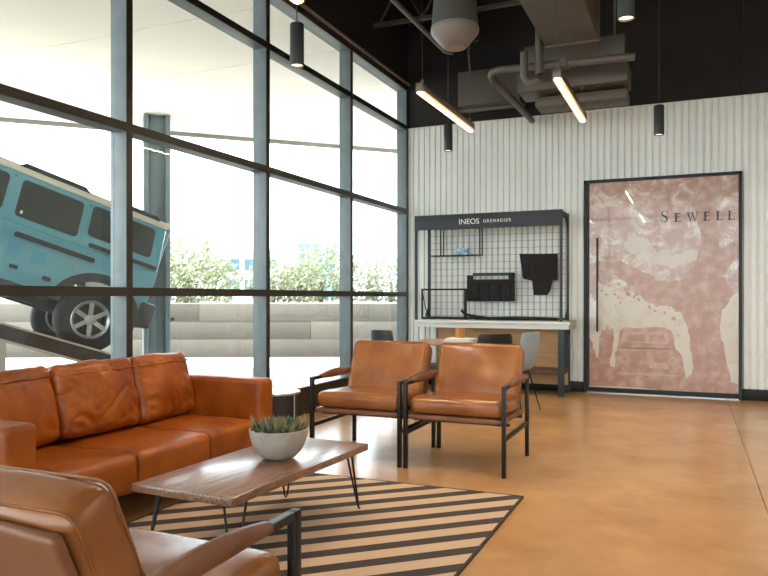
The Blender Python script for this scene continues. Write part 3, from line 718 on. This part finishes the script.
for xx in (-.4, .4): MB().bar((xx,0,.44),(xx,0,ZC-3.62),.02,.02).build('hanger', 'pipe', d2)
d3 = empty('wall_duct', (-2.47, 9.36, 3.72), label='flat taupe duct casing high on the black wall above the display rack', cat='duct')
box('casing', mat('brown_duct', (74,66,60), .6), d3, -.42, .42, -.12, .28, .1, .56, .008)
MB().tube([(-.38,-.14,.03),(.36,-.14,.03),(.44,-.1,-.02)], .028, 10).build('drain_pipe', 'pipe', d3)
def pipe(name, pts, r, label, m='pipe', fit=()):
    p = empty(name, pts[0], label=label, cat='pipe'); o = Vector(pts[0])
    MB().tube([Vector(q)-o for q in pts], r, 10).build('run', m, p)
    for q in fit:
        q = Vector(q)-o; MB().lathe([(0,-r*1.1),(r*1.45,-r*1.1),(r*1.45,r*1.1),(0,r*1.1)], 12, q).build('fitting', m, p)
    return p
pipe('sprinkler_pipe', [(-.51,7.5,3.64),(-1.9,7.5,3.68),(-1.96,7.51,3.67),(-1.985,7.55,3.65),(-1.985,7.62,3.62),(-1.96,9.6,3.62)], .04, 'taupe sprinkler pipe elbowing back to the ribbed wall', fit=[(-1.2,7.5,3.66)])
pipe('drop_pipe', [(-1.585,7.36,3.78),(-1.585,7.36,3.54),(-1.57,7.36,3.49),(-1.53,7.36,3.465),(-1.48,7.36,3.465),(-1.445,7.36,3.49),(-1.43,7.36,3.54),(-1.43,7.36,5.25)], .042, 'short taupe drop pipe bent in a U before the branch duct')
pipe('gas_pipe', [(-2.53,3.0,4.0),(-2.53,7.6,4.0),(-2.5,7.75,4.02),(-2.48,7.8,4.2),(-2.48,7.8,5.25)], .024, 'straight pale pipe running beside the loudspeaker below the ceiling')
for i, (y_, lab) in enumerate(((4.9,'dark open-web steel joist above the loudspeaker'), (6.6,'dark open-web steel joist in the middle of the ceiling'), (8.4,'dark open-web steel joist nearest the ribbed wall'))):
    j = empty('roof_joist', (0, y_, 4.72), label=lab, cat='joist', group='roof joists')
    MB().box(XW+.02, XR-.02, -.03, .03, 0, .045).build('bottom_chord', 'joist', j)
    MB().box(XW+.02, XR-.02, -.03, .03, .5, .55).build('top_chord', 'joist', j)
    mb = MB(); n = 14
    for k in range(n):
        xa = XW+.1+(XR-XW-.2)*k/n; xb = XW+.1+(XR-XW-.2)*(k+.5)/n; xc = XW+.1+(XR-XW-.2)*(k+1)/n
        mb.tube([(xa,0,.03),(xb,0,.52)], .016, 6).tube([(xb,0,.52),(xc,0,.03)], .016, 6)
    mb.build('web', 'joist', j)
tk = empty('track_spotlight', (-.22, 5.9, 3.86), label='small grey spotlight on a stem below the black ceiling', cat='spotlight')
MB().tube([(0,0,0),(0.06,.03,.015),(.16,.08,.05)], .05, 14).build('head', 'joist', tk)
MB().tube([(-.0,0,.0),(-.05,0,ZC-3.86)], .012).build('stem', 'joist', tk)
ck = empty('data_cable', (-2.2, 7.5, 4.05), label='thin loose grey cable dangling by the corner lamp', cat='cable')
MB().tube([(0,0,ZC-4.05),(0,0,.0),(.05,.0,-.03),(.09,0,-.02)], .007).build('lead', 'joist', ck); MB().tube([(0,0,0),(-.03,0,-.12),(-.01,0,-.3),(.0,0,-.36)], .009).build('tail', 'joist', ck)

# ------------------------------------------------------------------ outside
S(box('ground', 'pave', None, -120, 60, -60, 140, -.3, -.17))
sf = S(empty('canopy', (0,0,0)))
MB().prism([(XW-.17,-12),(XW-.17,15.95),(-11.142,8.842),(-13,7.02),(-13,-12)], 4.43, 4.75, 'XY').build('canopy_slab', 'soffit', sf, smooth=False)
for k in range(9):      # wide soffit boards with shadow gaps
    off = 1.1*k; a = Vector((XW-.2-off*.0, 0)); 
    y1 = 15.9-1.55*k; y0 = y1-1.53
    def edge(x): return 15.95+(x-(XW-.17))*(15.95-8.842)/(XW-.17+11.142)
    xa0 = max(-13, (y1-15.95)*(XW-.17+11.142)/(15.95-8.842)+(XW-.17)); xb0 = max(-13, (y0-15.95)*(XW-.17+11.142)/(15.95-8.842)+(XW-.17))
    MB().prism([(XW-.18,y0),(XW-.18,y1),(min(xa0,XW-.19),y1),(xb0,y0)], 4.41, 4.43, 'XY').build('soffit_board', 'soffit', sf, smooth=False)
S(box('added_rear_sunshade', 'soffit', None, XW-.2, XR+.2, YR-4, YR-.2, 4.6, 4.9))  # unseen slab added to keep sun out of the rear glazing
e0 = Vector((XW-.17, 15.95)); e1 = Vector((-13, 7.02)); ed = (e1-e0).normalized(); en = Vector((ed.y, -ed.x))
if en.y < 0: en = -en
q_ = [e0, e1, e1+en*.08, e0+en*.08]
MB().prism([tuple(v) for v in q_], 4.34, 4.8, 'XY').build('fascia', mat('grey_fascia', (120,118,112), .6), sf, smooth=False)
cl = empty('canopy_column', (-8.61, 9.91, -.17), math.radians(45), label='blue-grey steel column standing outside behind the tilted vehicle', cat='column')
box('shaft', 'column', cl, -.14, .14, -.14, .14, 0, 4.57, .01)
for a, b in ((-.22,-.14),(.14,.22)): box('flange', 'column', cl, a, b, -.24, .24, 0, 4.57, .01)
box('base_plate', 'column', cl, -.3, .3, -.3, .3, 0, .03)
box('latch', 'cartrim', cl, .22, .3, -.1, -.04, 1.0, 1.06)
wl = empty('bank_wall', (0,0,-.17), label='low dry-toned stone wall across the far side of the drive', cat='wall')
A_ = Vector((-26, 6.5)); B_ = Vector((4, 20.5)); dd = (B_-A_); Lw = dd.length; dd.normalize()
wl.location = (A_.x, A_.y, -.17); wl.rotation_euler = (0,0,math.atan2(dd.y, dd.x))
rnd = random.Random(11)
for row in range(3):
    xx = -.7*(row%2)
    while xx < Lw:
        ln = rnd.uniform(5,8); box('stone', 'bank', wl, xx, xx+ln-.008, rnd.uniform(-.006,.006), .5, row*.42, row*.42+.419, .002); xx += ln
S(MB().prism([(-60,-2),(-26,7.2),(4,21.2),(30,34),(30,90),(-60,90)], -.17, 1.05, 'XY').build('raised_ground', 'brush'))
def blobtree(name, loc, blobs, trunk_h, m, label, nleaf, size, seed, group, cat='tree'):
    t = empty(name, loc, label=label, cat=cat, group=group); r_ = random.Random(seed); mb = MB(); bm = mb.bm
    for (bx, by, bz, br) in blobs:
        for k in range(int(nleaf*br*br)):
            z = r_.uniform(-1,1); a = r_.uniform(0,2*PI); q = math.sqrt(1-z*z); rr = br*(r_.random()**.25)*(1+.25*noise.noise(Vector((q*math.cos(a)*2+seed, q*math.sin(a)*2, z*2))))
            p = Vector((bx+rr*q*math.cos(a), by+rr*q*math.sin(a), bz+rr*z*.85))
            if p.z < .05: continue
            n = Vector((r_.gauss(0,1), r_.gauss(0,1), r_.gauss(0,1))).normalized(); u = n.orthogonal().normalized(); v = n.cross(u); s_ = size*r_.uniform(.6,1.3)
            bm.faces.new([bm.verts.new(p+u*s_), bm.verts.new(p+v*s_*.55), bm.verts.new(p-u*s_), bm.verts.new(p-v*s_*.55)])
    f_ = mb.build('foliage', m, t, smooth=False); f_['kind'] = 'stuff'
    MB().tube([(0,0,0),(.04,.02,trunk_h*.6),(0,0,trunk_h)], .1, 8, r2=.05).build('trunk', 'bark', t)
    return t
trees = [(-16.5,20.5,[(0,0,1.1,1.5),(-1.3,.3,.9,1.3),(1.2,-.3,.8,1.2)],0,'broad pale green tree between the column and the second mullion'),
         (-14.2,22.6,[(0,0,.8,1.05),(.9,.3,.5,.8)],1,'lower pale green tree at right of the broad one, before the white building'),
         (-13.2,24.5,[(0,0,1.1,1.4),(1.3,.5,.7,1.1),(-.9,0,.7,1.0)],0,'pale green tree just right of the second mullion'),
         (-10.9,26.0,[(0,0,.7,1.2),(1.0,.2,.55,1.0)],1,'low olive tree in the middle of the third window bay'),
         (-9.9,27.8,[(0,0,1.3,1.1),(.8,.2,.9,.9)],2,'yellowing tree under the blue building'),
         (-8.4,26.5,[(0,0,.9,1.4),(-1.1,0,.6,1.0),(1.2,.2,.6,1.1)],1,'dull green tree in the narrow bay beside the corner'),
         (-19.5,17.5,[(0,0,1.3,1.6),(1.5,.2,.7,1.2)],0,'pale green tree partly hidden behind the blue-grey column')]
for i, (x_, y_, bl, mi, lab) in enumerate(trees):
    blobtree('tree', (x_, y_, 1.05), bl, .8, M['fol'][mi], lab, 900, .085, i+20, 'trees beyond the drive')
rnd = random.Random(5)
def along(t, off): 
    p = A_+dd*t; n = Vector((-dd.y, dd.x)); return p+n*off
p = along(23.8, -1.25); blobtree('dry_shrub', (p.x, p.y, -.17), [(0,0,.35,.5),(.55,.2,.3,.42),(-.5,-.2,.28,.4)], .25, M['brush'], 'dry shrub before the wall in the narrow bay beside the corner', 1400, .05, 60, None, 'shrub')
def building(name, loc, rz, w_, d_, h_, m, label, rows):
    b = empty(name, loc, rz, label=label, cat='building')
    box('wall', m, b, -w_/2, w_/2, 0, d_, 0, h_); box('roof', 'bldg', b, -w_/2-.1, w_/2+.1, -.1, d_+.1, h_, h_+.25)
    for (z0, z1, n) in rows:
        for k in range(n):
            xa = -w_/2+w_*(k+.14)/n; xb = -w_/2+w_*(k+.86)/n
            wn = box('window', 'bldg', b, xa-.06, xb+.06, -.05, 0, z0-.06, z1+.06); box('pane', 'bldgwin', wn, xa, xb, -.07, -.05, z0, z1)
    return b
building('office_building', (-25.6, 38.2, 1.05), .6, 3.4, 6, 3.0, 'bldg', 'white building with blue-grey windows seen beside the second mullion', [(1.9,2.6,3), (.6,1.3,3)])
building('office_building', (-27.9, 51.2, 1.05), .5, 3.2, 6, 4.5, 'bldgblue', 'far blue clad building rising over the trees in the third bay', [(3.3,4.1,3), (2.2,2.9,3)])

# ------------------------------------------------------------------ tilted off-road vehicle on its ramp
az, pt = math.radians(-149), math.radians(18.8)
fw = Vector((math.sin(az)*math.cos(pt), math.cos(az)*math.cos(pt), math.sin(pt)))
lf = Vector((-fw.y, fw.x, 0)).normalized(); up = fw.cross(lf)
O = Vector((-7.895, 7.245, .56))
mtx = Matrix(((fw.x,lf.x,up.x,O.x),(fw.y,lf.y,up.y,O.y),(fw.z,lf.z,up.z,O.z),(0,0,0,1)))
car = empty('off_road_vehicle', label='teal boxy off-road vehicle parked nose-up on a ramp outside the window', cat='car'); car.matrix_world = mtx
def arc(cx, r, a0, a1, n=10): return [(cx+r*math.cos(math.radians(a0+(a1-a0)*k/n)), .42+r*math.sin(math.radians(a0+(a1-a0)*k/n))) for k in range(n+1)]
low = [(-.62,.62)]+arc(0,.5,156,24)+[(.52,.55),(2.38,.55)]+arc(2.92,.5,156,24)+[(3.62,.64),(3.66,1.08),(3.6,1.2),(2.3,1.27),(-.62,1.27)]
MB().prism(low, -.91, .91, 'XZ', .015).build('lower_body', 'carpaint', car)
t = bmesh.new()
cv = [(-.62,.91,1.26),(2.3,.91,1.26),(1.92,.80,1.9),(-.58,.80,1.9)]
a_ = [t.verts.new(p) for p in cv]; b_ = [t.verts.new((p[0],-p[1],p[2])) for p in cv]
t.faces.new(a_); t.faces.new(b_[::-1])
for k in range(4): t.faces.new((a_[k], b_[k], b_[(k+1)%4], a_[(k+1)%4]))
bmesh.ops.recalc_face_normals(t, faces=t.faces[:]); bmesh.ops.bevel(t, geom=t.edges[:], offset=.03, segments=3, profile=.5, affect='EDGES')
MB().add(t).build('cabin', 'carpaint', car)
box('roof_panel', 'roofcream', car, -.6, 1.96, -.81, .81, 1.89, 1.985, .02)
for s_ in (-1, 1):
    for (xa, xb) in ((.54,1.33),(-.42,.12)):
        rl = MB().tube([(xa,s_*.80,1.975),(xa+.03,s_*.80,2.005),(xb-.03,s_*.80,2.005),(xb,s_*.80,1.975)], .022, 8).build('roof_rail', 'cartrim', car)
        box('rail_base', 'cartrim', rl, xa-.03, xb+.03, s_*.79-.025, s_*.79+.025, 1.965, 1.99)
    def sidey(z): return .91 if z < 1.26 else .91-(z-1.26)*(.11/.64)
    def sidepanel(name, pts, m, th=.006, parent=car, inset=-.004):
        mb = MB(); bm = mb.bm
        a = [bm.verts.new((p[0], s_*(sidey(p[1])+inset), p[1])) for p in pts]; b = [bm.verts.new((p[0], s_*(sidey(p[1])+inset+th), p[1])) for p in pts]
        bm.faces.new(a); bm.faces.new(b)
        for k in range(len(pts)): bm.faces.new((a[k], a[(k+1)%len(pts)], b[(k+1)%len(pts)], b[k]))
        return mb.build(name, m, parent, smooth=False)
    def rr_(x0,x1,z0,z1,r=.04,lean=0):
        o = []
        for cx, cz, a0 in ((x1-r,z1-r,0),(x0+r,z1-r,90),(x0+r,z0+r,180),(x1-r,z0+r,270)):
            for k in range(4):
                a = math.radians(a0+30*k); zz = cz+r*math.sin(a); o.append((cx+r*math.cos(a)+lean*(zz-z0)/(z1-z0), zz))
        return o
    for (xa, xb, za, zb) in ((.52,1.22,1.38,1.80),(-.44,.36,1.46,1.82),(1.42,1.98,1.38,1.80)):
        gk = sidepanel('window_seal', rr_(xa-.025,xb+.025,za-.025,zb+.025,.05,.03), 'cartrim', .010)
        sidepanel('side_glass', rr_(xa,xb,za,zb,.04,.03), 'carglass', .014, gk)
    for (xa, xb) in ((1.165,1.195),(1.02,1.11)): sidepanel('window_sticker', rr_(xa,xb,1.395,1.44,.01), 'lampglass', .016)
    for (xa, xb, za, zb) in ((.2,1.17,1.115,1.175),(-.58,.33,1.295,1.35),(1.4,2.2,1.115,1.175)):
        sidepanel('side_strip', rr_(xa,xb,za,zb,.02), 'cartrim', .024)
    for xd in (1.33, .42, 2.27): sidepanel('door_gap', [(xd-.006,.62),(xd+.006,.62),(xd+.045,1.84),(xd+.033,1.84)] if xd > .5 else [(xd-.006,.98),(xd+.006,.98),(xd+.03,1.84),(xd+.018,1.84)], 'cartrim', .006)
    for (xa, za) in ((1.05,.76),(.66,.74)): sidepanel('door_badge', rr_(xa-.05,xa+.05,za-.025,za+.025,.015), 'cartrim', .014)
    for (xa, za) in ((1.12,.95),(.83,.95)): sidepanel('painted_reflection', rr_(xa-.08,xa+.08,za-.085,za+.085,.01), 'carreflection', .008)  # reflected patches painted on as flat blue decals
    for wx in (0, 2.92):
        ar = [(q[0], q[1]) for q in arc(wx,.60,168,12,12)]+[(q[0], q[1]) for q in arc(wx,.49,12,168,12)]
        MB().prism(ar, s_*.88, s_*.965, 'XZ').build('wheel_arch', 'cartrim', car)
    box('side_sill', 'cartrim', car, .55, 2.38, s_*.80 if s_ > 0 else -.93, s_*.93 if s_ > 0 else -.80, .50, .58, .02)
    box('mud_flap', 'cartrim', car, -.56, -.54, min(s_*.62,s_*.88), max(s_*.62,s_*.88), .35, .62)
    MB().tube([(2.1,s_*.92,1.33),(2.12,s_*1.06,1.36)], .02).box(2.06,2.14,min(s_*1.02,s_*1.2),max(s_*1.02,s_*1.2),1.3,1.5,.02).build('mirror', 'cartrim', car)
    MB().lathe([(0,0),(.11,0),(.13,.02),(.13,.05),(0,.05)], 20).build('headlamp', 'lampglass', car)
    car.children[-1].matrix_local = Matrix.Translation((3.64, s_*.6, 1.0)) @ Matrix.Rotation(PI/2, 4, 'Y')
    box('tail_lamp', 'redlens', car, -.64, -.61, min(s_*.74,s_*.88), max(s_*.74,s_*.88), .9, 1.1, .008)
box('bonnet', 'carpaint', car, 2.3, 3.58, -.72, .72, 1.2, 1.30, .03)
box('windscreen', 'carglass', car, -.01, .01, -.72, .72, -.33, .3)
car.children[-1].matrix_local = Matrix.Translation((2.10, 0, 1.6)) @ Matrix.Rotation(-.535, 4, 'Y')
box('grille', 'cartrim', car, 3.63, 3.69, -.42, .42, .78, 1.12, .01)
box('front_bumper', 'cartrim', car, 3.6, 3.85, -.9, .9, .5, .74, .03)
box('rear_bumper', 'cartrim', car, -.76, -.52, -.93, .93, .52, .86, .05)
box('rear_door_glass', 'carglass', car, -.635, -.61, -.6, .6, 1.42, 1.8, .01)
MB().tube([(-.66,.66,.95),(-.66,.66,1.9),(-.6,.66,2.02)], .014).tube([(-.66,.42,.95),(-.66,.42,1.9),(-.6,.42,2.02)], .014).tube([(-.66,.42,1.2),(-.66,.66,1.2)], .01).tube([(-.66,.42,1.5),(-.66,.66,1.5)], .01).tube([(-.66,.42,1.8),(-.66,.66,1.8)], .01).build('ladder', 'alloy', car)
MB().box(-.5,3.5,-.5,-.4,.42,.56).box(-.5,3.5,.4,.5,.42,.56).box(.9,1.6,-.4,.4,.42,.52).build('chassis', 'chassis', car)
MB().tube([(0,-.8,.42),(0,.8,.42)], .06).tube([(2.92,-.8,.42),(2.92,.8,.42)], .06).build('axles', 'chassis', car)
for s_ in (-.3,.3): MB().tube([(.12,s_*2.2,.42),(.22,s_*2.2,.9)], .05).build('shock_absorber', 'alloy', car)
def wheel(x_, s_, z=.42, cx=None):
    tw = MB(); tw.lathe([(.235,-.12),(.30,-.135),(.385,-.125),(.415,-.09),(.42,0),(.415,.09),(.385,.125),(.30,.135),(.235,.12),(.235,-.12)], 36, axis='Y', cap=False)
    t_ = tw.build('tyre', 'tyre', car); t_.location = (x_, s_*.79, z)
    rm = MB(); rm.lathe([(.235,-.12),(.245,-.10),(.215,-.02),(.215,.10),(.245,.125),(.232,.13),(.205,.1),(.2,-.1),(.235,-.12)], 36, axis='Y', cap=False)
    r_ = rm.build('rim', 'alloy', t_)
    sk = MB()
    for k in range(6):
        a = 2*PI*k/6+.3; sk.bar((.05*math.cos(a), s_*.085, .05*math.sin(a)), (.215*math.cos(a), s_*.10, .215*math.sin(a)), .055, .03, Vector((-math.sin(a),0,math.cos(a))))
    sk.lathe([(0,s_*.06),(.07,s_*.06),(.07,s_*.11),(.045,s_*.12),(0,s_*.12)], 18, axis='Y')
    sk.build('spokes', 'alloy', t_)
    dk = MB(); dk.lathe([(0,s_*.02),(.19,s_*.02),(.19,s_*.035),(0,s_*.035)], 24, axis='Y'); dk.build('brake_disc', 'chassis', t_)
for x_ in (0, 2.92):
    for s_ in (-1, 1): wheel(x_, s_)
sw = MB(); sw.lathe([(.15,-.1),(.36,-.11),(.4,-.05),(.4,.05),(.36,.11),(.15,.1)], 30, axis='Y'); o_ = sw.build('spare_wheel', 'tyre', car); o_.matrix_local = Matrix.Translation((-.74, -.15, 1.12)) @ Matrix.Rotation(PI/2, 4, 'Z')

rp_ = empty('display_ramp', label='sloping dark steel display ramp under the teal vehicle', cat='ramp'); rp_.matrix_world = mtx
for s_ in (-1, 1):
    box('track', 'ramp', rp_, -1.65, 3.7, min(s_*.52,s_*1.08), max(s_*.52,s_*1.08), -.07, .0)
    box('side_plate', 'ramp', rp_, -1.65, 3.7, min(s_*1.08,s_*1.10), max(s_*1.08,s_*1.10), -.10, .06)
    box('edge_rail', 'silver', rp_, -1.65, 3.7, min(s_*1.08,s_*1.12), max(s_*1.08,s_*1.12), .06, .085, .004)
    box('edge_rail', 'silver', rp_, -1.65, 3.7, min(s_*1.08,s_*1.12), max(s_*1.08,s_*1.12), -.13, -.10, .004)
for k in range(9): box('cross_bar', 'ramp', rp_, -1.4+k*.6, -1.33+k*.6, -.52, .52, -.06, -.01)
inv = mtx.inverted(); down = (inv.to_3x3() @ Vector((0,0,-1))).normalized()
for x_ in (.9, 1.12, 2.6, 3.4):
    for s_ in (-1, 1):
        top = Vector((x_, s_*1.04, -.12)); wz = (mtx @ top).z; MB().bar(top, top+down*(wz+.17), .07, .07).build('post', 'silver' if x_ < 2 else 'ramp', rp_)
